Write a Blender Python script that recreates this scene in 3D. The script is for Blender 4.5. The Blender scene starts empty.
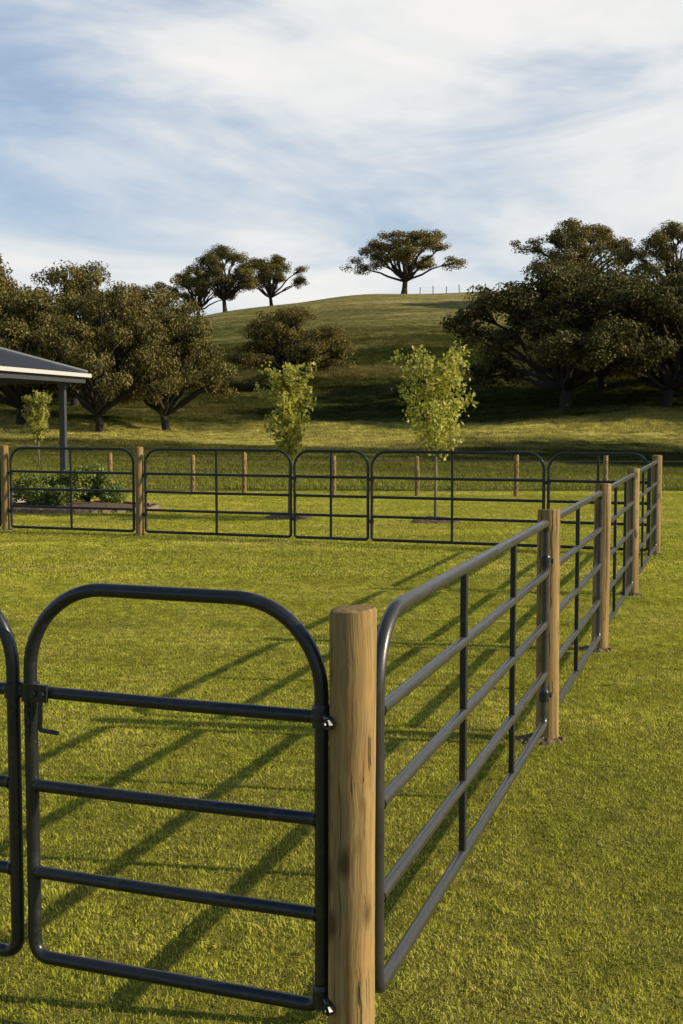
import bpy, math, random
import numpy as np
from mathutils import Vector, Matrix

random.seed(7)
SC = bpy.context.scene
COL = SC.collection
SUN_EL = 26.0
SUN_A = -10.0     # degrees of the sun beyond the +X axis

# ------------------------------------------------------------------ helpers
def obj_from(name, verts, faces, mat=None, parent=None, smooth=False, loc=None):
    me = bpy.data.meshes.new(name)
    if isinstance(verts, np.ndarray): verts = verts.tolist()
    if isinstance(faces, np.ndarray): faces = faces.tolist()
    me.from_pydata(verts, [], faces)
    me.update()
    if smooth:
        me.polygons.foreach_set("use_smooth", [True]*len(me.polygons))
    if mat: me.materials.append(mat)
    ob = bpy.data.objects.new(name, me)
    COL.objects.link(ob)
    if parent: ob.parent = parent
    if loc: ob.location = loc
    return ob

def empty(name, loc=(0,0,0), rotz=0):
    e = bpy.data.objects.new(name, None)
    e.empty_display_size = 0.2
    COL.objects.link(e)
    e.location = loc
    e.rotation_euler = (0,0,rotz)
    return e

def link_mesh(name, me, loc, rot=(0,0,0), scale=(1,1,1), parent=None):
    ob = bpy.data.objects.new(name, me)
    COL.objects.link(ob)
    ob.location = loc; ob.rotation_euler = rot; ob.scale = scale
    if parent: ob.parent = parent
    return ob

class MB:
    """small mesh builder"""
    def __init__(s): s.v=[]; s.f=[]
    def box(s, x0,x1,y0,y1,z0,z1, M=None):
        b=len(s.v)
        for p in [(x0,y0,z0),(x1,y0,z0),(x1,y1,z0),(x0,y1,z0),(x0,y0,z1),(x1,y0,z1),(x1,y1,z1),(x0,y1,z1)]:
            s.v.append(tuple(M@Vector(p)) if M else p)
        for f in [(0,3,2,1),(4,5,6,7),(0,1,5,4),(1,2,6,5),(2,3,7,6),(3,0,4,7)]:
            s.f.append(tuple(b+i for i in f))
    def tube(s, pts, radii, seg=8, closed=False, caps=True):
        pts=[Vector(p) for p in pts]; n=len(pts)
        if not hasattr(radii,'__len__'): radii=[radii]*n
        b0=len(s.v)
        ref=None
        for i,p in enumerate(pts):
            if closed: t=(pts[(i+1)%n]-pts[i-1])
            else: t=(pts[min(i+1,n-1)]-pts[max(i-1,0)])
            if t.length<1e-9: t=Vector((0,0,1))
            t.normalize()
            if ref is None:
                a=Vector((0,0,1)) if abs(t.z)<0.9 else Vector((1,0,0))
                ref=t.cross(a).normalized()
            ref=(ref-t*ref.dot(t))
            ref.normalize()
            bi=t.cross(ref)
            for k in range(seg):
                a=2*math.pi*k/seg
                s.v.append(tuple(p+radii[i]*(math.cos(a)*ref+math.sin(a)*bi)))
        rng=n if closed else n-1
        for i in range(rng):
            j=(i+1)%n
            for k in range(seg):
                l=(k+1)%seg
                s.f.append((b0+i*seg+k,b0+i*seg+l,b0+j*seg+l,b0+j*seg+k))
        if caps and not closed:
            s.f.append(tuple(b0+k for k in range(seg))[::-1])
            s.f.append(tuple(b0+(n-1)*seg+k for k in range(seg)))
    def obj(s,name,mat,parent=None,smooth=False,loc=None):
        return obj_from(name,s.v,s.f,mat,parent,smooth,loc)

def smooth_by_angle(ob, ang=40):
    me=ob.data
    me.polygons.foreach_set("use_smooth",[True]*len(me.polygons))
    try: me.set_sharp_from_angle(angle=math.radians(ang))
    except Exception: pass

def sstep(t):
    t=np.clip(t,0,1); return t*t*(3-2*t)

def terr(x,y):
    x=np.asarray(x,float); y=np.asarray(y,float)
    s=sstep((y-62)/155.0)
    lat=np.exp(-((x-30)/np.where(x<30,109.0,130.0))**2)
    back=1-0.92*sstep((y-240)/170.0)
    z=23.2*s*lat*back
    m=np.clip((y-36)/60,0,1)
    z=z+m*(1-0.75*s)*(0.55*np.sin(x*0.071+y*0.052)+0.35*np.sin(x*0.131-y*0.093+1.0)+0.16*np.sin(x*0.31+y*0.23))
    z=z+s*0.28*np.sin(x*0.11+2)+s*0.16*np.sin(x*0.27+0.5)
    return z
def tz(x,y): return float(terr(x,y))

def vnoise(x,y,seed=0):
    r=np.random.default_rng(seed); G=r.random((64,64))
    xi=np.floor(x).astype(int); yi=np.floor(y).astype(int)
    fx=x-xi; fy=y-yi; fx=fx*fx*(3-2*fx); fy=fy*fy*(3-2*fy)
    a=G[xi%64,yi%64]; b=G[(xi+1)%64,yi%64]; c=G[xi%64,(yi+1)%64]; d=G[(xi+1)%64,(yi+1)%64]
    return (a*(1-fx)+b*fx)*(1-fy)+(c*(1-fx)+d*fx)*fy

# ------------------------------------------------------------------ materials
class NT:
    def __init__(s,nt): s.t=nt
    def n(s,typ,**kw):
        nd=s.t.nodes.new(typ)
        for k,v in kw.items():
            if k=='ins':
                for a,b in v.items():
                    if hasattr(b,'is_output') : s.t.links.new(b,nd.inputs[a])
                    else: nd.inputs[a].default_value=b
            else: setattr(nd,k,v)
        return nd
    def noise(s,vec,scale,detail=4,rough=0.55,dist=0.0):
        nd=s.n('ShaderNodeTexNoise',ins={'Scale':scale,'Detail':detail,'Roughness':rough,'Distortion':dist})
        s.t.links.new(vec,nd.inputs['Vector']); return nd.outputs['Fac']
    def map(s,vec,scale=(1,1,1),rot=(0,0,0),loc=(0,0,0)):
        return s.n('ShaderNodeMapping',ins={'Vector':vec,'Scale':scale,'Rotation':rot,'Location':loc}).outputs[0]
    def ramp(s,fac,stops,interp='LINEAR'):
        nd=s.n('ShaderNodeValToRGB'); cr=nd.color_ramp; cr.interpolation=interp
        while len(cr.elements)<len(stops): cr.elements.new(0.5)
        for e,(p,c) in zip(cr.elements,stops):
            e.position=p; e.color=(c,c,c,1) if not hasattr(c,'__len__') else (*c,1)
        s.t.links.new(fac,nd.inputs[0]); return nd.outputs[0]
    def mix(s,fac,a,b,mode='MIX'):
        nd=s.n('ShaderNodeMix',data_type='RGBA',blend_type=mode)
        for idx,v in ((0,fac),(6,a),(7,b)):
            if hasattr(v,'is_output'): s.t.links.new(v,nd.inputs[idx])
            else:
                nd.inputs[idx].default_value = v if idx==0 else ((*v,1) if len(v)==3 else v)
        return nd.outputs[2]
    def math(s,op,a,b=0.0,c=0.0,clamp=False):
        nd=s.n('ShaderNodeMath',operation=op,use_clamp=clamp)
        for i,v in enumerate((a,b,c)):
            if hasattr(v,'is_output'): s.t.links.new(v,nd.inputs[i])
            else: nd.inputs[i].default_value=v
        return nd.outputs[0]
    def mr(s,v,a,b,c,d,clamp=True):
        nd=s.n('ShaderNodeMapRange',clamp=clamp,ins={'Value':v,'From Min':a,'From Max':b,'To Min':c,'To Max':d})
        return nd.outputs[0]

def new_mat(name):
    m=bpy.data.materials.new(name); m.use_nodes=True
    m.node_tree.nodes.clear()
    t=NT(m.node_tree)
    out=t.n('ShaderNodeOutputMaterial')
    return m,t,out

def principled(name,color,rough=0.6,metal=0.0,var=0.25,vscale=6.0,bump=0.1,bscale=60,spec=0.5):
    m,t,out=new_mat(name)
    tc=t.n('ShaderNodeTexCoord').outputs['Object']
    f=t.noise(tc,vscale,5)
    c=t.mix(f,[k*(1-var) for k in color],[min(1,k*(1+var)) for k in color])
    r=t.mr(t.noise(tc,vscale*3,4),0.3,0.7,rough*0.8,min(1,rough*1.2))
    b=t.n('ShaderNodeBump',ins={'Strength':bump,'Distance':0.01,'Height':t.noise(tc,bscale,4)})
    p=t.n('ShaderNodeBsdfPrincipled',ins={'Base Color':c,'Roughness':r,'Metallic':metal,'Normal':b.outputs[0],'Specular IOR Level':spec})
    t.t.links.new(p.outputs[0],out.inputs[0])
    return m

def leafy(t,out,color,trans=0.3,gloss=0.04,rough=0.5,tcol=None):
    d=t.n('ShaderNodeBsdfDiffuse',ins={'Color':color})
    tr=t.n('ShaderNodeBsdfTranslucent',ins={'Color':tcol if tcol is not None else color})
    mx=t.n('ShaderNodeMixShader',ins={0:trans,1:d.outputs[0],2:tr.outputs[0]})
    if gloss<=0:
        t.t.links.new(mx.outputs[0],out.inputs[0]); return
    g=t.n('ShaderNodeBsdfGlossy',ins={'Color':(1,1,1,1),'Roughness':rough})
    mx2=t.n('ShaderNodeMixShader',ins={0:gloss,1:mx.outputs[0],2:g.outputs[0]})
    t.t.links.new(mx2.outputs[0],out.inputs[0])

def pasture_color(t,pos):
    big=t.noise(pos,0.035,5,0.6)
    streak=t.noise(t.map(pos,(0.03,0.16,0.25),(0,0,0.25)),1.0,6,0.62,0.8)
    fine=t.noise(pos,1.3,6,0.7)
    clump=t.noise(t.map(pos,(0.35,0.8,0.8)),1.0,4,0.7)
    vf=t.noise(t.map(pos,(1,0.5,1)),6.0,4,0.7)
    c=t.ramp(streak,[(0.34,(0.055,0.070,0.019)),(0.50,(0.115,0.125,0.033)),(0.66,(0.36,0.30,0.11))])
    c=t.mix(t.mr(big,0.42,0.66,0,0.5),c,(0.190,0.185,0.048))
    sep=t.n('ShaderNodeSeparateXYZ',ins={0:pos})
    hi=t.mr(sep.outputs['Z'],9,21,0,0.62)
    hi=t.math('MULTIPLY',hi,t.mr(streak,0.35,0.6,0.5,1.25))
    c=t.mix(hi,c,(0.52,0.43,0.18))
    # shaded foot of the slope, put into the colour as darker green
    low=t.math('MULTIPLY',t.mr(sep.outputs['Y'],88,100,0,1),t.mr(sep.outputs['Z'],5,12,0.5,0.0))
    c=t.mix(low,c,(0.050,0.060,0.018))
    # sunlit strip along the foot of the hill, its light painted into the colour
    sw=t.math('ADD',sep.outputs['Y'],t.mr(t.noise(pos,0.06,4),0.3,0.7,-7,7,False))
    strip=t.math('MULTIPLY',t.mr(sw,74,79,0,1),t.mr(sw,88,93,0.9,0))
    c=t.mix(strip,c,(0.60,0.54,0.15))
    c=t.mix(1.0,c,t.ramp(fine,[(0.25,0.38),(0.55,1.0),(0.8,1.6)]),'MULTIPLY')
    c=t.mix(0.8,c,t.ramp(clump,[(0.35,0.55),(0.65,1.35)]),'MULTIPLY')
    c=t.mix(0.8,c,t.ramp(vf,[(0.3,0.5),(0.7,1.4)]),'MULTIPLY')
    return c

# ground
def mat_ground():
    m,t,out=new_mat('ground_grass_soil')
    pos=t.n('ShaderNodeNewGeometry').outputs['Position']
    sep=t.n('ShaderNodeSeparateXYZ',ins={0:pos})
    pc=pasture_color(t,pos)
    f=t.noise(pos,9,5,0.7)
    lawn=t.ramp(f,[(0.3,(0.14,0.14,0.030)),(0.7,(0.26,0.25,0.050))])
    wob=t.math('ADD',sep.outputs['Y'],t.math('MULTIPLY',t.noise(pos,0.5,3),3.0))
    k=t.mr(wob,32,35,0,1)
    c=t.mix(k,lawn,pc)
    b=t.n('ShaderNodeBump',ins={'Strength':0.9,'Distance':0.25,'Height':t.noise(pos,3.0,7,0.7)})
    d=t.n('ShaderNodeBsdfDiffuse',ins={'Color':c,'Normal':b.outputs[0]})
    t.t.links.new(d.outputs[0],out.inputs[0])
    return m

def mat_lawn():
    m,t,out=new_mat('lawn_blades')
    g=t.n('ShaderNodeNewGeometry'); pos=g.outputs['Position']; isl=g.outputs['Random Per Island']
    a=t.noise(t.map(pos,(1,1,0)),1.1,5,0.65)
    b=t.noise(t.map(pos,(1,1,0)),8.0,5,0.65)
    big=t.noise(t.map(pos,(0.12,0.85,0),(0,0,0.3)),1.0,3,0.6)
    pat=t.noise(t.map(pos,(0.35,0.35,0)),1.0,3,0.6)
    c=t.ramp(a,[(0.30,(0.42,0.47,0.046)),(0.52,(0.60,0.59,0.072)),(0.72,(0.76,0.68,0.14))])
    c=t.mix(t.mr(pat,0.5,0.72,0,0.45),c,(0.82,0.70,0.20))
    c=t.mix(1.0,c,t.ramp(b,[(0.28,0.42),(0.5,0.95),(0.72,1.28)]),'MULTIPLY')
    c=t.mix(1.0,c,t.ramp(big,[(0.3,0.74),(0.7,1.18)]),'MULTIPLY')
    c=t.mix(1.0,c,t.ramp(isl,[(0.0,0.72),(1.0,1.2)]),'MULTIPLY')
    dry=t.mr(isl,0.95,0.96,0,0.5)
    c=t.mix(dry,c,(0.60,0.50,0.24))
    leafy(t,out,c,0.34,0.008,0.5)
    return m

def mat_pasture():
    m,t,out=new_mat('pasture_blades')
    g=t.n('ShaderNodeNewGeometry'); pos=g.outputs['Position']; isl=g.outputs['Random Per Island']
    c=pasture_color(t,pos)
    sep=t.n('ShaderNodeSeparateXYZ',ins={0:pos})
    nr=t.mr(sep.outputs['Y'],34,58,0.75,0.0)
    c=t.mix(nr,c,(0.31,0.32,0.050))
    c=t.mix(1.0,c,t.ramp(isl,[(0.0,0.7),(1.0,1.35)]),'MULTIPLY')
    leafy(t,out,c,0.35,0.0,0.5)
    return m

def mat_leaf(name,stops,trans=0.3,obj_var=0.35,warm=(0.11,0.085,0.02),gl=0.03):
    m,t,out=new_mat(name)
    g=t.n('ShaderNodeNewGeometry'); isl=g.outputs['Random Per Island']; pos=g.outputs['Position']
    c=t.ramp(isl,stops)
    c=t.mix(1.0,c,t.ramp(t.noise(pos,0.7,3),[(0.3,0.65),(0.7,1.35)]),'MULTIPLY')
    r=t.n('ShaderNodeObjectInfo').outputs['Random']
    c=t.mix(t.math('MULTIPLY',r,obj_var),c,warm)
    leafy(t,out,c,trans,gl,0.5)
    return m

def mat_bark(name,c0,c1):
    m,t,out=new_mat(name)
    tc=t.n('ShaderNodeTexCoord').outputs['Object']
    f=t.noise(t.map(tc,(6,6,1.2)),3,6,0.7)
    c=t.mix(f,c0,c1)
    b=t.n('ShaderNodeBump',ins={'Strength':0.7,'Distance':0.05,'Height':f})
    p=t.n('ShaderNodeBsdfPrincipled',ins={'Base Color':c,'Roughness':0.9,'Normal':b.outputs[0]})
    t.t.links.new(p.outputs[0],out.inputs[0]); return m

def mat_wood():
    m,t,out=new_mat('treated_pine')
    tc=t.n('ShaderNodeTexCoord').outputs['Object']
    rnd=t.n('ShaderNodeObjectInfo').outputs['Random']
    off=t.n('ShaderNodeCombineXYZ',ins={0:t.math('MULTIPLY',rnd,13.0),1:t.math('MULTIPLY',rnd,7.0),2:t.math('MULTIPLY',rnd,5.0)}).outputs[0]
    v=t.n('ShaderNodeVectorMath',operation='ADD',ins={0:tc,1:off}).outputs[0]
    warp=t.n('ShaderNodeTexNoise',ins={'Scale':5.0,'Detail':2.0}); t.t.links.new(v,warp.inputs['Vector'])
    vw=t.mix(0.03,v,warp.outputs['Color'])
    grain=t.noise(t.map(vw,(70,70,1.6)),1.0,6,0.68)
    mid=t.noise(t.map(vw,(18,18,1.0)),1.0,4,0.6)
    blot=t.noise(v,6,5,0.65)
    c=t.ramp(grain,[(0.30,(0.16,0.094,0.032)),(0.5,(0.35,0.222,0.082)),(0.70,(0.48,0.335,0.140))])
    c=t.mix(t.mr(mid,0.4,0.62,0,0.55),c,(0.20,0.128,0.046))
    c=t.mix(t.mr(blot,0.42,0.68,0,0.55),c,(0.20,0.170,0.072))
    # knots
    vor=t.n('ShaderNodeTexVoronoi',feature='F1',ins={'Scale':1.0,'Randomness':1.0})
    t.t.links.new(t.map(vw,(9,9,4.2)),vor.inputs['Vector'])
    kn=t.mr(vor.outputs['Distance'],0.10,0.26,1,0)
    c=t.mix(t.math('MULTIPLY',kn,0.85),c,(0.070,0.034,0.013))
    # cracks
    cr=t.noise(t.map(vw,(60,60,0.9),(0,0,0.5)),1.0,3,0.5)
    crk=t.mr(cr,0.60,0.65,0,1)
    c=t.mix(t.math('MULTIPLY',crk,0.75),c,(0.050,0.030,0.013))
    h=t.math('SUBTRACT',grain,t.math('MULTIPLY',crk,1.5))
    b=t.n('ShaderNodeBump',ins={'Strength':0.7,'Distance':0.006,'Height':h})
    p=t.n('ShaderNodeBsdfPrincipled',ins={'Base Color':c,'Roughness':0.8,'Normal':b.outputs[0],'Specular IOR Level':0.3})
    t.t.links.new(p.outputs[0],out.inputs[0]); return m

def mat_paint(name,c0,c1,metal,r0,r1):
    m,t,out=new_mat(name)
    pos=t.n('ShaderNodeNewGeometry').outputs['Position']
    f=t.noise(pos,7,6,0.65); s=t.noise(pos,60,4,0.6)
    c=t.mix(f,c0,c1)
    dust=t.mr(t.noise(pos,22,6,0.75),0.55,0.72,0,0.4)
    c=t.mix(dust,c,(0.12,0.11,0.095))
    scuff=t.mr(t.noise(pos,90,5,0.8),0.66,0.73,0,0.5)
    c=t.mix(scuff,c,(0.16,0.15,0.14))
    r=t.mr(f,0.3,0.7,r0,r1)
    b=t.n('ShaderNodeBump',ins={'Strength':0.16,'Distance':0.003,'Height':s})
    p=t.n('ShaderNodeBsdfPrincipled',ins={'Base Color':c,'Roughness':r,'Metallic':metal,'Normal':b.outputs[0],'Specular IOR Level':0.6})
    t.t.links.new(p.outputs[0],out.inputs[0]); return m

M_ground=mat_ground(); M_lawn=mat_lawn(); M_past=mat_pasture()
M_oak=mat_leaf('oak_leaves',[(0,(0.046,0.051,0.013)),(0.5,(0.125,0.118,0.030)),(1,(0.270,0.220,0.062))],0.28,0.35,(0.26,0.180,0.050),0.012)
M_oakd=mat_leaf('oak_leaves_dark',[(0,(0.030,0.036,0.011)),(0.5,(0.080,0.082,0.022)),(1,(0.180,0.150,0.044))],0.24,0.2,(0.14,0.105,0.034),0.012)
M_young=mat_leaf('young_leaves',[(0,(0.24,0.27,0.038)),(0.5,(0.42,0.42,0.068)),(1,(0.60,0.54,0.13))],0.5,0.1,(0.48,0.42,0.10),0.02)
M_shrub=mat_leaf('shrub_leaves',[(0,(0.09,0.14,0.028)),(0.6,(0.20,0.26,0.048)),(1,(0.32,0.34,0.07))],0.35,0.1,(0.28,0.25,0.05))
M_bark=mat_bark('oak_bark',(0.016,0.013,0.010),(0.050,0.041,0.032))
M_ybark=mat_bark('young_bark',(0.16,0.12,0.08),(0.34,0.29,0.22))
M_wood=mat_wood()
M_paint=mat_paint('gate_paint',(0.012,0.015,0.018),(0.030,0.034,0.039),0.25,0.24,0.42)
M_rail=mat_paint('gate_paint_sunlit',(0.042,0.043,0.042),(0.110,0.107,0.100),0.55,0.24,0.40)  # gate paint on the sun-facing line, sun sheen put in as a lighter tone
M_steel=principled('galv_steel',(0.20,0.21,0.22),0.4,0.8,0.3,20,0.1,80)
M_mulch=principled('mulch',(0.110,0.070,0.038),0.95,0,0.6,25,1.0,45)
M_soil=principled('bare_soil',(0.15,0.11,0.055),0.95,0,0.5,18,1.0,40)
M_roof=principled('roof_metal',(0.13,0.14,0.155),0.45,0.3,0.15,2,0.05,30)
M_fascia=principled('fascia_paint',(0.55,0.55,0.54),0.5,0,0.06,4,0.03,30)
M_dark=principled('dark_trim',(0.055,0.062,0.072),0.5,0.1,0.15,4,0.05,30)
M_wall=principled('render_wall',(0.45,0.41,0.35),0.8,0,0.1,3,0.2,50)
M_glass=principled('window_glass',(0.02,0.025,0.03),0.08,0,0.1,2,0.0,10,0.8)
M_brick=principled('brick_edge',(0.26,0.17,0.11),0.85,0,0.35,14,0.5,60)
M_slab=principled('concrete',(0.34,0.32,0.29),0.85,0,0.15,5,0.3,50)

# ------------------------------------------------------------------ ground sheet
def axis(parts):
    out=[]
    for a,b,st in parts:
        n=max(1,int(round((b-a)/st))); out+=list(np.linspace(a,b,n,endpoint=False))
    out.append(parts[-1][1]); return np.array(out)
xs=axis([(-3000,-400,260),(-400,-90,15),(-90,100,2.0),(100,400,15),(400,3000,260)])
ys=axis([(-2500,-80,240),(-80,0,10),(0,40,2.0),(40,260,2.0),(260,460,8),(460,3500,300)])
X,Y=np.meshgrid(xs,ys,indexing='xy')
Z=terr(X,Y)
V=np.stack([X.ravel(),Y.ravel(),Z.ravel()],1)
nx=len(xs); ny=len(ys)
i,j=np.meshgrid(np.arange(nx-1),np.arange(ny-1)); b=(j*nx+i).ravel()
F=np.stack([b,b+1,b+1+nx,b+nx],1)
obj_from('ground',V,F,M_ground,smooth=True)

# ------------------------------------------------------------------ grass
def grass_patch(name,size,n,hmin,hmax,w,mat,seed,clump=6.0,lean=0.6):
    r=np.random.default_rng(seed)
    m=int(n*1.5)
    x=r.uniform(-size/2,size/2,m); y=r.uniform(-size/2,size/2,m)
    d=0.5*vnoise(x*clump+20,y*clump+20,seed)+0.5*vnoise(x*clump*2.7+9,y*clump*2.7+9,seed+1)
    keep=r.random(m)<np.clip(0.25+1.1*d,0,1); x=x[keep][:n]; y=y[keep][:n]; d=d[keep][:n]
    k=len(x)
    h=(hmin+(hmax-hmin)*r.random(k))*(0.5+0.95*d)
    az=r.uniform(0,2*np.pi,k); fa=r.uniform(0,2*np.pi,k)
    coh=2*np.pi*2*vnoise(x*4.2+30,y*4.2+30,seed+2); az=np.where(r.random(k)<0.45,coh,az)
    L=h*lean*r.uniform(0.2,1.4,k)
    ww=w*r.uniform(0.6,1.3,k)/2
    dx=np.cos(fa)*ww; dy=np.sin(fa)*ww
    lx=np.cos(az)*L; ly=np.sin(az)*L
    P=np.zeros((k,5,3))
    P[:,0]=np.stack([x-dx,y-dy,-0.01+0*x],1); P[:,1]=np.stack([x+dx,y+dy,-0.01+0*x],1)
    P[:,2]=np.stack([x+dx*.8+lx*.35,y+dy*.8+ly*.35,h*.6],1); P[:,3]=np.stack([x-dx*.8+lx*.35,y-dy*.8+ly*.35,h*.6],1)
    P[:,4]=np.stack([x+lx,y+ly,h*0.95],1)
    V=P.reshape(-1,3)
    me=bpy.data.meshes.new(name)
    base=np.arange(k)*5
    q=np.stack([base,base+1,base+2,base+3],1).ravel(); t=np.stack([base+3,base+2,base+4],1).ravel()
    me.vertices.add(len(V)); me.vertices.foreach_set('co',V.ravel())
    me.loops.add(len(q)+len(t)); me.loops.foreach_set('vertex_index',np.concatenate([q,t]))
    me.polygons.add(2*k)
    ls=np.concatenate([np.arange(k)*4,4*k+np.arange(k)*3]); me.polygons.foreach_set('loop_start',ls)
    me.update(calc_edges=True); me.validate()
    me.materials.append(mat)
    return me

near=[grass_patch('lawn_patch_fine',2.0,38000,0.006,0.020,0.0034,M_lawn,100+i,13.0,1.2) for i in range(4)]
midp=[grass_patch('lawn_patch_mid',3.0,26000,0.010,0.030,0.0070,M_lawn,200+i,7.0,1.2) for i in range(3)]
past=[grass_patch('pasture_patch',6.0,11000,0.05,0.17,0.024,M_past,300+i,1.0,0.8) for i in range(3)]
lawn=empty('lawn_grass'); pasture=empty('pasture_grass')
def rot4(): return random.choice([0,1,2,3])*math.pi/2
yy=2.0
while yy<16:
    hw=0.30*(yy+2)+2.0
    xx=-math.ceil(hw/2)*2
    while xx<=hw:
        link_mesh('lawn_clump',random.choice(near),(xx,yy,0),(0,0,rot4()),(1.02,1.02,random.uniform(.9,1.1)),lawn)
        xx+=2.0
    yy+=2.0
yy=16.5
while yy<34:
    hw=0.30*(yy+2)+2
    xx=-math.ceil(hw/3)*3
    while xx<=hw+1:
        if not (xx<-8.5 and yy>24):
            link_mesh('lawn_clump',random.choice(midp),(xx,yy,0),(0,0,rot4()),(1.02,1.02,random.uniform(.9,1.1)),lawn)
        xx+=3.0
    yy+=3.0
yy=37.0
while yy<140:
    hw=0.30*(yy+3)+4
    xx=-math.ceil(hw/6)*6
    while xx<=hw:
        z=tz(xx,yy); gx=(tz(xx+1,yy)-tz(xx-1,yy))/2; gy=(tz(xx,yy+1)-tz(xx,yy-1))/2
        nrm=Vector((-gx,-gy,1)).normalized()
        q=Vector((0,0,1)).rotation_difference(nrm)@Matrix.Rotation(rot4(),3,'Z').to_quaternion()
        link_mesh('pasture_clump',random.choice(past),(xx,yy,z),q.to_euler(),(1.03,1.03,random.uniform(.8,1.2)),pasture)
        xx+=6.0
    yy+=6.0

# ------------------------------------------------------------------ leaf clouds / trees
def leaf_quads(C,N,size,r,asp=0.55):
    k=len(C)
    n=r.normal(size=(k,3))+N; n/=np.linalg.norm(n,axis=1)[:,None]+1e-9
    a=r.normal(size=(k,3)); u=np.cross(n,a); u/=np.linalg.norm(u,axis=1)[:,None]+1e-9
    v=np.cross(n,u)
    s=(size*r.uniform(0.6,1.35,k))[:,None]/2
    P=np.stack([C-u*s, C-v*s*asp+n*s*.15, C+u*s, C+v*s*asp+n*s*.15],1)
    return P.reshape(-1,3)

def make_tree_mesh(name,wood,leafV,mat_w,mat_l):
    me=bpy.data.meshes.new(name)
    nv=len(wood.v)
    V=np.concatenate([np.array(wood.v),leafV]) if nv else leafV
    k=len(leafV)//4
    lf=(np.arange(k*4).reshape(-1,4)+nv).tolist()
    me.from_pydata(V.tolist(),[],[list(f) for f in wood.f]+lf)
    me.materials.append(mat_w); me.materials.append(mat_l)
    mi=np.concatenate([np.zeros(len(wood.f),int),np.ones(k,int)])
    me.polygons.foreach_set('material_index',mi)
    sm=np.concatenate([np.ones(len(wood.f),bool),np.zeros(k,bool)])
    me.polygons.foreach_set('use_smooth',sm)
    me.update()
    return me

def curve(p0,p1,sag,n,r,wob=0.15):
    p0=Vector(p0); p1=Vector(p1); L=(p1-p0).length
    o=[]
    ph=[r.uniform(0,6) for _ in range(3)]
    for i in range(n+1):
        t=i/n
        p=p0.lerp(p1,t)+Vector((math.sin(t*5+ph[0])*wob*L*.25,math.sin(t*4+ph[1])*wob*L*.25,sag*L*math.sin(math.pi*t)))*(math.sin(math.pi*t) if i<n else 0)
        o.append(p)
    return o

def oak(seed,low=False,nl=26,lobe_r=1.45,leaf=0.23,base=None,mat=None,rmin=.74):
    """rounded spreading oak, scaled afterwards to be exactly 13.4 m wide and 9.2 m high"""
    r=np.random.default_rng(seed); w=MB()
    fork=Vector((r.uniform(-.3,.3),r.uniform(-.3,.3),1.2 if low else 1.8))
    w.tube([(0,0,-.8),(0,0,0.0),(fork.x*.5,fork.y*.5,.8),fork],[.54,.43,.33,.30],9)
    L=[]; lobes=[]
    z0=base if base is not None else (2.7 if low else 3.4)
    zt=9.0-lobe_r*.65
    skew=r.uniform(-.6,.6,2)
    for i in range(nl):
        az=i*2.399+r.uniform(-.5,.5)
        q=(i+.5)/nl
        zc=z0+(zt-z0)*q
        shell=1.0 if i%4 else 0.45
        rad=5.7*math.sqrt(max(0.03,1-((q-.14)/.90)**2))*r.uniform(rmin,1.12)*shell*(0.94+.12*math.sin(az*2+seed))
        c=Vector((math.cos(az)*rad+skew[0]*q,math.sin(az)*rad+skew[1]*q,zc+r.uniform(-.5,.5)))
        lobes.append((c,lobe_r*r.uniform(.6,1.2)))
    for c,R in lobes:
        knee=Vector((c.x*.5,c.y*.5,fork.z+max(.3,(c.z-fork.z)*.60)))
        pts=curve(fork,knee,-.03,3,r,.35)+curve(knee,c,.03,4,r,.4)[1:]
        rr=[.16*(1-.8*q/(len(pts)-1))+.018 for q in range(len(pts))]
        w.tube(pts,rr,6)
        for k in range(8):
            d=r.normal(size=3); d/=np.linalg.norm(d); d[2]=d[2]*.8+.1
            cc=np.array(c)+d*R*r.uniform(.45,1.15)*np.array([1.08,1.08,.66])
            w.tube(curve(pts[-3],cc,.02,3,r,.3),[.05,.04,.025,.012],4,caps=False)
            n=int(r.uniform(75,170))
            g=r.normal(size=(n,3))
            gl=np.linalg.norm(g,axis=1)[:,None]; g=g/gl*np.minimum(gl,1.9)
            rad=r.uniform(.27,.46)
            off=g*np.array([rad*1.2,rad*1.2,rad*.68])
            L.append((cc+off,g*.8+d*1.0+np.array([0.0,0.0,.5])))
    C=np.concatenate([a for a,b in L]); N=np.concatenate([b for a,b in L])
    me=make_tree_mesh('oak',w,leaf_quads(C,N,leaf,r),M_bark,mat or M_oak)
    hx=np.percentile(np.abs(C[:,0]),99.3); hz=np.percentile(C[:,2],99.6)
    me.transform(Matrix.Diagonal((6.7/hx,6.7/hx,9.2/hz,1)))
    return me

oaks=[oak(1,nl=26),oak(2,low=True,nl=32,lobe_r=1.5),oak(13,nl=24,base=3.7,rmin=.7),oak(4,low=True,nl=34,lobe_r=1.5),oak(5,nl=26,lobe_r=1.35,base=3.6),
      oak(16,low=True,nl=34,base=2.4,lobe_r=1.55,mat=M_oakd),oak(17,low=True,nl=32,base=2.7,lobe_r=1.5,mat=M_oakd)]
def place_oak(v,x,y,w,h,rz,sink=0.1):
    link_mesh('oak_tree',oaks[v],(x,y,tz(x,y)-sink),(0,0,rz),(w/13.4,w/13.4,h/9.2))
# hill crest
place_oak(2,9.9,200,17.8,9.9,0.3)
place_oak(0,-18.4,200,14.2,10.4,1.0)
place_oak(4,-11.2,203,9.6,8.2,2.2)
place_oak(4,-23.4,206,9.5,8.0,4.2)
# middle slope
place_oak(1,-4.6,110,11.8,7.2,2.0)
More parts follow.
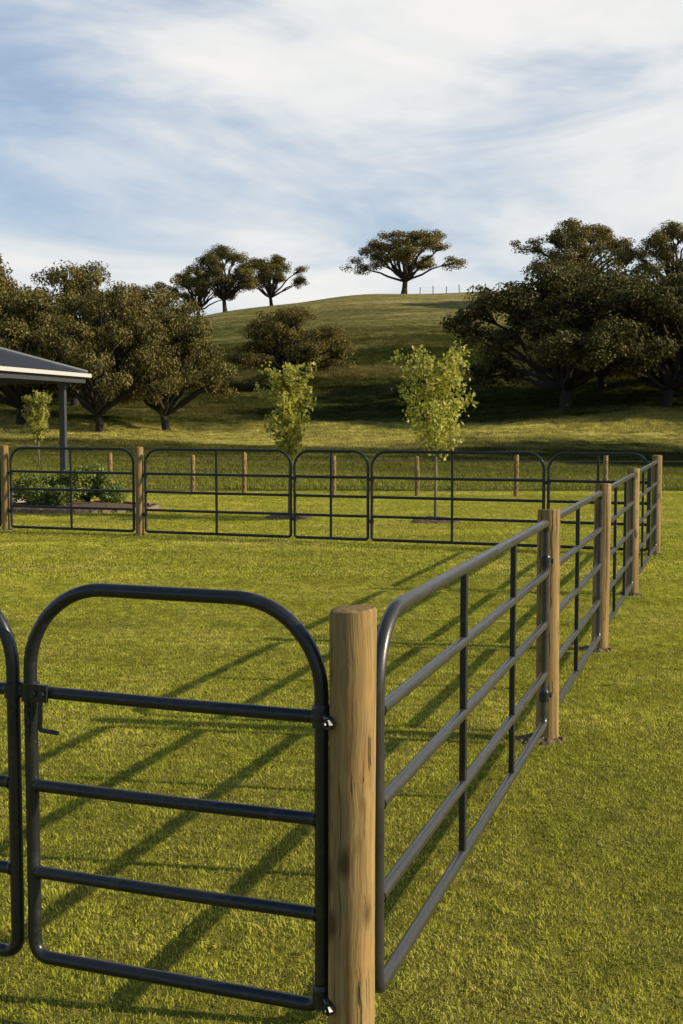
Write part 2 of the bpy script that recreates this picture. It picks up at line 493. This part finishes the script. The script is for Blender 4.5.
# left mass
place_oak(1,-16.2,84,9.6,9.6,0.4)
place_oak(3,-12.3,88,8.8,8.6,3.3)
place_oak(3,-22.0,86,10.4,9.4,5.1)
place_oak(1,-21.5,101,12.0,11.4,1.7)
place_oak(0,-27.8,84,11.0,10.0,2.6)
place_oak(3,-17.0,108,9,9.4,0.9)
place_oak(1,-30,100,13,12,0.9)
# right mass
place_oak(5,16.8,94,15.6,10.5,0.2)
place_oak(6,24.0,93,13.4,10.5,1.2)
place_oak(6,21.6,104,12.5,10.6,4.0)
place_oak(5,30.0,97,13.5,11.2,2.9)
place_oak(2,31.0,165,16.0,10.6,1.5)
place_oak(0,43.2,163,14.0,10.6,0.6)
place_oak(4,54.0,160,14.5,11.0,2.6)
# out of frame on the right: their shadows cross the paddock
place_oak(5,25.0,52,13,10.5,0.2)
place_oak(6,33.0,60,14,12,1.2)
place_oak(5,31.0,68,14,12,2.2)
place_oak(6,41.0,86,14,12,3.2)
place_oak(5,62.0,120,16,13,3.2)
place_oak(0,70.0,135,16,13,1.2)

def young(seed,h,wd):
    r=np.random.default_rng(seed); w=MB()
    top=h*.95
    tp=[(0,0,-.1),(0.01,0,.3*h),(0.03*r.uniform(-1,1),.02,.6*h),(0.05*r.uniform(-1,1),0.03,top)]
    w.tube(tp,[.030,.024,.015,.004],7)
    C=[];N=[]
    nb=28
    for i in range(nb):
        t=0.38+0.56*i/nb
        z0=h*t; az=i*2.399+r.uniform(-.3,.3)
        prof=math.sin(math.pi*min(1,(t-.26)/.80))**.6
        L=wd*.5*prof*r.uniform(.5,1.15)
        p0=Vector((0,0,z0)); p1=Vector((math.cos(az)*L,math.sin(az)*L,z0+L*r.uniform(.7,1.7)*0.7))
        if p1.z>h*1.0: p1.z=h*r.uniform(.90,1.0)
        pts=curve(p0,p1,-.06,5,r,.15)
        w.tube(pts,[.010,.008,.007,.005,.004,.002],5,caps=False)
        for q in range(1,6):
            P=pts[q]
            n=int(15+13*r.random())
            g=r.normal(size=(n,3))*np.array([.058,.058,.072])*(wd/1.2)**.5
            C.append(np.array(P)+g); N.append(np.tile([0.4,-.3,.3],(n,1)))
    C=np.concatenate(C);N=np.concatenate(N)
    return make_tree_mesh('young_tree',w,leaf_quads(C,N,.088,r,.70),M_ybark,M_young)
def mulch_disc(name,x,y,rx,ry,h,mat,seed,parent=None):
    r=np.random.default_rng(seed); V=[(0,0,h)];F=[]
    S=40;R=8
    for k in range(1,R+1):
        for s in range(S):
            a=2*math.pi*s/S; e=1+.08*math.sin(3*a+seed)+.05*math.sin(7*a+2*seed)+r.uniform(-.04,.04)
            q=k/R
            V.append((math.cos(a)*rx*q*e,math.sin(a)*ry*q*e,h*(1-q**3)-(.02 if k==R else 0)+r.uniform(-.012,.016)*(k<R)))
    for s in range(S): F.append((0,1+s,1+(s+1)%S))
    for k in range(R-1):
        for s in range(S):
            a=1+k*S+s;b=1+k*S+(s+1)%S; F.append((a,a+S,b+S,b))
    o=obj_from(name,V,F,mat,parent,False,(x,y,0)); return o
for (x,y,h,wd,sd) in ((-1.02,24.3,2.95,1.02,21),(1.76,23.4,3.12,1.55,22)):
    o=link_mesh('young_tree',young(sd,h,wd),(x,y,0.05))
    mulch_disc('mulch_ring',x,y,.50,.62,.08,M_mulch,sd)
link_mesh('young_tree',young(23,2.7,1.0),(-10.9,45,tz(-10.9,45)))

# ------------------------------------------------------------------ wooden posts
def wood_post(x,y,h,rad,name='wooden_fence_post',seg=28,soil=True):
    r=random.Random(int((x+50)*100+y*10)); e=empty(name,(x,y,0),r.uniform(0,6))
    m=MB(); zs=[-.3,0,.2,.45,.7,.95,1.2]; zs=[z*h/1.4 for z in zs]+[h-.012,h-.003,h]
    pr=[1,1,1,1,1,1,1,1,.965,.90]
    tilt=(r.uniform(-.006,.006),r.uniform(-.006,.006))
    for k,(z,q) in enumerate(zip(zs,pr)):
        for s in range(seg):
            a=2*math.pi*s/seg
            rr=rad*q*(1+.012*math.sin(2*a+z*3)+.008*math.sin(5*a+z*5)+.008*r.uniform(-1,1)*(k<7))*(1.02-.03*z/h)
            m.v.append((math.cos(a)*rr+tilt[0]*z,math.sin(a)*rr+tilt[1]*z,z+(0.004*math.sin(a) if k>6 else 0)))
    for k in range(len(zs)-1):
        for s in range(seg):
            a=k*seg+s;b=k*seg+(s+1)%seg; m.f.append((a,b,b+seg,a+seg))
    m.f.append(tuple((len(zs)-1)*seg+s for s in range(seg)))
    o=m.obj('post_shaft',M_wood,e); smooth_by_angle(o,35)
    if soil:
        mulch_disc('soil_collar',0.03,0,rad*2.4,rad*1.9,.028,M_soil,int(x*10)%9,e)
    return e
def FL(y): return (-1.096+.3145*y, y)
PR=.068
wood_post(0.028,3.55,1.40,PR,seg=48)
for y in (7.44,10.38,13.65): wood_post(*FL(y),1.40,PR)
wood_post(4.459,17.68,1.42,PR)
def BL(x): return (x,19.374-.38*x)
for x in (-3.34,-5.81,-8.5,-11.2): wood_post(*BL(x),1.47,PR)
wood_post(-2.14,4.37,1.40,PR)
wood_post(-5.3,5.60,1.40,PR)

# ------------------------------------------------------------------ tube gates / panels
def arc(cx,cz,r,a0,a1,n):
    return [(cx+r*math.cos(a0+(a1-a0)*i/n),cz+r*math.sin(a0+(a1-a0)*i/n)) for i in range(n+1)]
def panel(name,p0,p1,bars,top,r0,r1,braces,tr=.0215,z0=.13,hinges=None,rb=0.05,mat=None):
    mat=mat or M_paint
    p0=Vector((*p0,0));p1=Vector((*p1,0)); d=p1-p0; W=d.length
    e=empty(name,p0,math.atan2(d.y,d.x))
    path=arc(rb,z0+rb,rb,-math.pi/2,-math.pi,5)+arc(r0,top-r0,r0,math.pi,math.pi/2,12)+arc(W-r1,top-r1,r1,math.pi/2,0,12)+arc(W-rb,z0+rb,rb,0,-math.pi/2,5)
    m=MB(); m.tube([(s,0,z) for s,z in path],tr,14,closed=True)
    o=m.obj('outer_frame',mat,e,True)
    m=MB()
    for z in bars: 
        m.tube([(0,0,z),(W/2,0,z-0.002),(W,0,z)],tr*.93,12)
    o=m.obj('rails',mat,e,True); smooth_by_angle(o,50)
    if braces:
        m=MB()
        for f in braces:
            x=f*W; t=tr*.80
            m.box(x-t,x+t,-t*.72,t*.72,z0+.003,top-.004)
        o=m.obj('braces',M_paint,e)
        bv=o.modifiers.new('b','BEVEL'); bv.width=.004; bv.segments=2
    m=MB()
    for z in bars:
        for x,sg in ((tr*.8,1),(W-tr*.8,-1)):
            m.tube([(x,0,z),(x+sg*.010,0,z)],[tr*1.12,tr*1.0],12)
    o=m.obj('welds',mat,e); smooth_by_angle(o,50)
    if hinges:
        end,zz,reach=hinges
        m=MB()
        for z in zz:
            x=W if end else 0; sg=1 if end else -1
            m.tube([(x,0,z-.028),(x,0,z+.028)],tr*1.35,16)
            m.box(x+sg*tr*.6 if sg>0 else x-reach, x+reach if sg>0 else x-tr*.6, -.006,.006,z-.019,z+.019)
            m.tube([(x+sg*.045,-.032,z),(x+sg*.045,.032,z)],.010,8)
            m.tube([(x+sg*.045,-.038,z),(x+sg*.045,-.030,z)],.017,6)
            m.tube([(x-sg*.0,-.0,z+.028),(x,0,z+.040)],[.030,.026],12)
        o=m.obj('hinge_straps',M_paint,e); smooth_by_angle(o,40)
    return e,W
BARS=[.43,.73,1.03]
# front double gate
gR=(-.058,3.582); gL=(-.992,3.935)
GB=[.485,.77,1.075]
g,W=panel('farm_gate',gL,gR,GB,1.412,.27,.27,None,.0215,.205,hinges=(1,(1.075,.235),.055))
# hinge straps wrapping on to the round post (post centre is 0.092 m beyond the stile)
m=MB()
cxp=W+.0915
for z in (1.075,.235):
    for dz in (-.010,.010):
        P=[(cxp+.0735*math.cos(a_),.0735*math.sin(a_)-.002,z+dz) for a_ in np.linspace(math.radians(180),math.radians(238),7)]
        m.tube(P,.0095,8)
    a_=math.radians(238); bx_,by_=cxp+.0735*math.cos(a_),.0735*math.sin(a_)-.002
    m.tube([(bx_,by_,z),(bx_+math.cos(a_)*.016,by_+math.sin(a_)*.016,z)],.016,6)
    m.tube([(bx_,by_,z),(bx_+math.cos(a_)*.026,by_+math.sin(a_)*.026,z)],.008,8)
o=m.obj('post_brackets',M_paint,g); smooth_by_angle(o,40)
# latch on the free stile
m=MB()
for z in (1.075,):
    m.tube([(0,0,z-.03),(0,0,z+.03)],.0295,16)
    m.tube([(-.075,-.004,z+.004),(.085,-.004,z+.004)],.0095,8)
    m.tube([(.045,-.005,z+.004),(.047,-.018,z-.045),(.046,-.020,z-.118)],[.009,.008,.008],8)
    m.tube([(.046,-.020,z-.118),(.115,-.024,z-.122)],.0075,8)
    m.tube([(.02,-.012,z-.012),(.02,-.012,z+.022)],.014,8)
    m.box(.022,.080,-.034,-.022,z-.026,z+.030)
    m.tube([(.035,-.032,z),(.035,-.046,z)],.010,6); m.tube([(.066,-.032,z),(.066,-.046,z)],.010,6)
    # short keeper chain
    for q in range(6):
        cz=z-.035-q*.020; sx=.006+.002*math.sin(q)
        ring=[]
        for a_ in np.linspace(0,2*math.pi,10,endpoint=False):
            u=.0065*math.cos(a_); v_=.0125*math.sin(a_)
            ring.append((sx+(u if q%2 else 0),-.032+(0 if q%2 else u),cz+v_))
        m.tube(ring,.0026,5,closed=True)
o=m.obj('slide_latch',M_paint,g); smooth_by_angle(o,40)
ul=Vector((gL[0]-gR[0],gL[1]-gR[1])).normalized()
q0=(gL[0]+ul.x*.066,gL[1]+ul.y*.066); q1=(q0[0]+ul.x*1.0,q0[1]+ul.y*1.0)
g,W=panel('farm_gate',q1,q0,GB,1.412,.27,.27,None,.0215,.205,hinges=(0,(1.075,.235),.07))
m=MB(); m.tube([(W,0,1.05),(W,0,1.10)],.029,16); m.box(W+.01,W+.04,-.012,.012,1.06,1.095)
o=m.obj('latch_keeper',M_paint,g)
panel('fence_panel',(-5.2,5.56),(-2.25,4.42),BARS,1.33,.2,.2,[.35,.68])
# right-hand line
panel('fence_panel',FL(3.84),FL(7.30),BARS,1.33,.26,.06,[.36,.69],.0235,hinges=(1,(1.10,.30),.08),mat=M_rail)
panel('fence_panel',FL(7.60),FL(10.24),BARS,1.33,.16,.06,[.45],.0235,mat=M_rail)
panel('fence_panel',FL(10.53),FL(13.50),BARS,1.33,.16,.06,[.35,.7],.0235,mat=M_rail)
panel('fence_panel',FL(13.80),FL(17.55),BARS,1.33,.16,.06,[.33,.66],.0235,mat=M_rail)
# back line
for a,b_,br,nm in ((-5.70,-3.447,[.5],'farm_gate'),(-3.235,-.800,[.5],'farm_gate'),(-.736,.408,[.5],'farm_gate'),(.468,2.957,[.48],'farm_gate'),(3.023,4.36,[.5],'farm_gate'),(-8.4,-5.92,[.5],'farm_gate'),(-11.1,-8.6,[.5],'farm_gate')):
    panel(nm,BL(a),BL(b_),BARS,1.43,.24,.24,br,.0235,hinges=(0,(1.0,.35),.05),z0=.07)

# ------------------------------------------------------------------ post-and-wire fence behind
e=empty('post_and_wire_fence')
pts=[-5.85,-3.75,-2.45,-.2,1.88,4.32,6.5,8.7,10.9,13.1,15.3]
m=MB()
def wy(x): return 31.2-.06*x
for k,x in enumerate(pts):
    r=random.Random(k); h=1.02+r.uniform(-.04,.04)
    y=wy(x); m.tube([(x,y,-.2),(x+.01,y,h*.5),(x+r.uniform(-.02,.02),y,h-.01),(x,y,h)],[.062,.06,.058,.048],12)
o=m.obj('posts',M_wood,e); smooth_by_angle(o,40)
m=MB()
for z in (.25,.45,.65,.88):
    P=[(x,wy(x)-.065,z+random.uniform(-.006,.006)) for x in np.linspace(-5.9,15.3,40)]
    m.tube(P,.006,5)
m.obj('wires',M_steel,e)
# ridge fence
e=empty('ridge_fence'); m=MB()
X=np.arange(12.5,30,2.1)
for x in X:
    y=201.5; z=tz(x,y); m.tube([(x,y,z-.3),(x+random.uniform(-.08,.08),y,z+random.uniform(1.0,1.3))],.07,6)
m.obj('posts',M_bark,e)
m=MB()
for h in (.4,.7,.95): m.tube([(x,201.5,tz(x,201.5)+h) for x in X],.005,4)
m.obj('wires',M_steel,e)

# ------------------------------------------------------------------ house with veranda
hs=empty('house',(-6.3,31.0,0),-math.atan2(.2,.98))
LX,LY,EH=11.0,6.5,3.02
m=MB(); m.box(-LX+.3,-.35,-LY+.3,-.3,-.1,.12); m.obj('slab',M_slab,hs)
RZ=EH+.02
rv=[(0,0,RZ),(0,-LY,RZ),(-LX,-LY,RZ),(-LX,0,RZ),(-LY/2,-LY/2,RZ+1.08),(-LX+LY/2,-LY/2,RZ+1.08)]
m=MB(); m.v=list(rv); m.f=[(1,0,4),(2,1,4,5),(3,2,5),(0,3,5,4)]
n0=len(m.v); m.v+=[(x,y,z-.05) for x,y,z in rv[:4]]
m.f+=[(0,1,n0+1,n0),(1,2,n0+2,n0+1),(2,3,n0+3,n0+2),(3,0,n0,n0+3)]
m.obj('roof',M_roof,hs)
m=MB()
def ribz(d): return RZ+1.08*d/(LY/2)
k=-LY+.2
while k<-.1:
    dm=min(-k,LY+k,LY/2)
    m.tube([(0.01,k,ribz(0)+.012),(-dm,k,ribz(dm)+.012)],.016,5); k+=.2
k=-.2
while k>-LX+.1:
    dm=min(-k,LX+k,LY/2)
    m.tube([(k,-LY,ribz(0)+.012),(k,-LY+dm,ribz(dm)+.012)],.016,5); k-=.2
m.obj('roof_ribs',M_roof,hs)
m=MB()
m.tube([(0.02,0.02,RZ+.03),(-LY/2,-LY/2,RZ+1.11)],.05,6); m.tube([(0.02,-LY-.02,RZ+.03),(-LY/2,-LY/2,RZ+1.11)],.05,6)
m.tube([(-LY/2,-LY/2,RZ+1.11),(-LX+LY/2,-LY/2,RZ+1.11)],.05,6)
m.obj('ridge_caps',M_roof,hs)
m=MB()   # gutter
m.box(.005,.10,-LY-.10,.10,RZ-.10,RZ-.01); m.box(-LX-.1,.0,-LY-.10,-LY-.005,RZ-.10,RZ-.012); m.box(-LX-.1,.0,.005,.10,RZ-.10,RZ-.012)
o=m.obj('gutter',M_fascia,hs)
m=MB()
m.box(-.06,-.01,-LY+.01,-.01,RZ-.24,RZ-.055); m.box(-LX,-.065,-LY+.01,-LY+.06,RZ-.24,RZ-.056); m.box(-LX,-.065,-.06,-.01,RZ-.24,RZ-.056)
m.obj('fascia',M_dark,hs)
m=MB(); m.box(-LX+.02,-.07,-LY+.07,-.07,RZ-.10,RZ-.07); m.obj('soffit',M_fascia,hs)
m=MB()
for x,y in ((-.45,-.4),(-.45,-LY+.4),(-4.0,-LY+.4),(-7.5,-LY+.4)):
    m.box(x-.07,x+.07,y-.07,y+.07,.12,RZ-.255)
    m.box(x-.10,x+.10,y-.10,y+.10,.12,.22)
    m.box(x-.09,x+.09,y-.09,y+.09,RZ-.36,RZ-.25)
m.obj('veranda_posts',M_dark,hs)
m=MB(); m.box(-LX+.1,-3.3,-LY+2.2,-.5,.121,RZ-.12); m.obj('walls',M_wall,hs)
m=MB()
for y0,y1 in ((-3.6,-2.2),):
    m.box(-3.298,-3.27,y0,y1,.95,2.1)
m.box(-7.6,-6.0,-LY+2.17,-LY+2.198,.95,2.1)
m.obj('windows',M_glass,hs)
m=MB()
for a,b2,c,d in ((-3.66,-3.6,.89,2.16),(-2.2,-2.14,.89,2.16),(-3.6,-2.2,.89,.95),(-3.6,-2.2,2.1,2.16)): m.box(-3.298,-3.255,a,b2,c,d)
m.box(-5.0,-4.1,-LY+2.15,-LY+2.198,.125,2.15)
m.obj('frames_and_door',M_dark,hs)

# ------------------------------------------------------------------ garden bed and shrubs
bx,by=-5.75,26.7
gb=empty('garden_bed',(bx,by,0))
mulch_disc('mulch',0,0,1.75,1.35,.13,M_mulch,3,gb)
m=MB()
for k in range(44):
    a=2*math.pi*k/44; e_=1+.08*math.sin(3*a+3)+.05*math.sin(7*a+6)
    x=math.cos(a)*1.80*e_; y=math.sin(a)*1.40*e_
    Mx=Matrix.Translation((x,y,.0))@Matrix.Rotation(math.atan2(math.cos(a)*1.4,-math.sin(a)*1.8),4,'Z')@Matrix.Rotation(random.uniform(-.05,.05),4,'X')
    m.box(-.105,.105,-.045,.045,-.03,.09,Mx)
o=m.obj('brick_edging',M_brick,gb); bv=o.modifiers.new('b','BEVEL'); bv.width=.006
def shrub(seed,R,H):
    r=np.random.default_rng(seed); w=MB(); C=[];N=[]
    for i in range(26):
        az=r.uniform(0,6.28); q=math.sqrt(r.random())*R*.8; z=H*(.35+.6*math.sqrt(max(0,1-(q/R)**2))*r.uniform(.6,1.05))
        c=np.array([math.cos(az)*q,math.sin(az)*q,z])
        w.tube(curve((0,0,0),c,.03,3,r,.2),[.014,.010,.007,.003],4,caps=False)
        n=90; g=r.normal(size=(n,3)); g/=np.linalg.norm(g,axis=1)[:,None]; g*=(r.random(n)**.4)[:,None]
        C.append(c*np.array([1,1,.85])+g*np.array([.16,.16,.17])); N.append(g*.6+np.array([0,0,.3]))
        C.append(c*np.array([1.05,1.05,.4])+g*np.array([.15,.15,.17])); N.append(g*.6)
    return make_tree_mesh('shrub',w,leaf_quads(np.concatenate(C),np.concatenate(N),.065,r,.6),M_bark,M_shrub)
sh=[shrub(5,.5,.8),shrub(6,.42,.62)]
for k,(x,y,s) in enumerate(((-6.75,27.2,.9),(-6.15,27.3,1.05),(-5.55,27.3,1.15),(-6.4,26.5,.75),(-5.9,26.3,.6),(-5.0,27.2,.8))):
    link_mesh('shrub',sh[k%2],(x,y,.08),(0,0,k*1.3),(s,s,s))

# ------------------------------------------------------------------ sky
wd=bpy.data.worlds.new('World'); SC.world=wd; wd.use_nodes=True
wd.node_tree.nodes.clear(); t=NT(wd.node_tree)
out=t.n('ShaderNodeOutputWorld'); bg=t.n('ShaderNodeBackground',ins={'Strength':0.12})
sky=t.n('ShaderNodeTexSky',sky_type='NISHITA',sun_disc=False,sun_elevation=math.radians(SUN_EL),sun_rotation=math.radians(90-SUN_A),air_density=1.0,dust_density=0.8,ozone_density=1.8)
dr=t.n('ShaderNodeTexCoord').outputs['Generated']
sp=t.n('ShaderNodeSeparateXYZ',ins={0:dr})
n1=t.noise(t.map(dr,(2.2,2.2,5.5),(0,0.30,0),(1.3,0.4,0.2)),1.0,5,0.5,0.5)
n2=t.noise(t.map(dr,(3.3,3.3,12),(0,0.40,0),(4.0,2.0,1.0)),1.0,7,0.55,0.8)
n3=t.noise(t.map(dr,(13,13,36),(0,0.5,0),(7.0,2.0,0)),1.0,5,0.58,0.5)
cf=t.math('ADD',t.math('MULTIPLY',n1,0.54),t.math('ADD',t.math('MULTIPLY',n2,0.37),t.math('MULTIPLY',n3,0.09)))
mask=t.mr(cf,0.385,0.52,0.45,0.99)
high=t.mr(sp.outputs['Z'],0.34,0.52,1.0,0.05)
back=t.mr(sp.outputs['Y'],0.0,0.6,0.08,1.0)
mask=t.math('MULTIPLY',mask,t.math('MULTIPLY',high,back))
cc=t.ramp(t.mr(cf,0.39,0.58,0,1),[(0.0,(4.4,5.4,6.9)),(0.5,(6.4,6.7,6.95)),(1.0,(7.6,7.5,7.25))])
col=t.mix(mask,sky.outputs[0],cc)
t.t.links.new(col,bg.inputs[0]); t.t.links.new(bg.outputs[0],out.inputs[0])

# ------------------------------------------------------------------ sun
el=math.radians(SUN_EL); a=math.radians(SUN_A)
sd=Vector((math.cos(a)*math.cos(el),math.sin(a)*math.cos(el),math.sin(el)))
ld=bpy.data.lights.new('sun','SUN'); ld.energy=5.0; ld.angle=math.radians(.5); ld.color=(1.0,.86,.60)
lo=bpy.data.objects.new('sun',ld); COL.objects.link(lo); lo.rotation_euler=(-sd).to_track_quat('-Z','Y').to_euler(); lo.location=(30,0,30)

# ------------------------------------------------------------------ camera
cd=bpy.data.cameras.new('camera'); co=bpy.data.objects.new('camera',cd); COL.objects.link(co)
cd.sensor_fit='VERTICAL'; cd.sensor_height=36.0; cd.lens=36.0*1250/1024; cd.clip_end=9000; cd.clip_start=.05
co.location=(0,0,1.943); co.rotation_euler=(math.radians(90-4.30),0,0)
SC.camera=co
SC.view_settings.view_transform='Standard'; SC.view_settings.look='None'; SC.view_settings.exposure=0
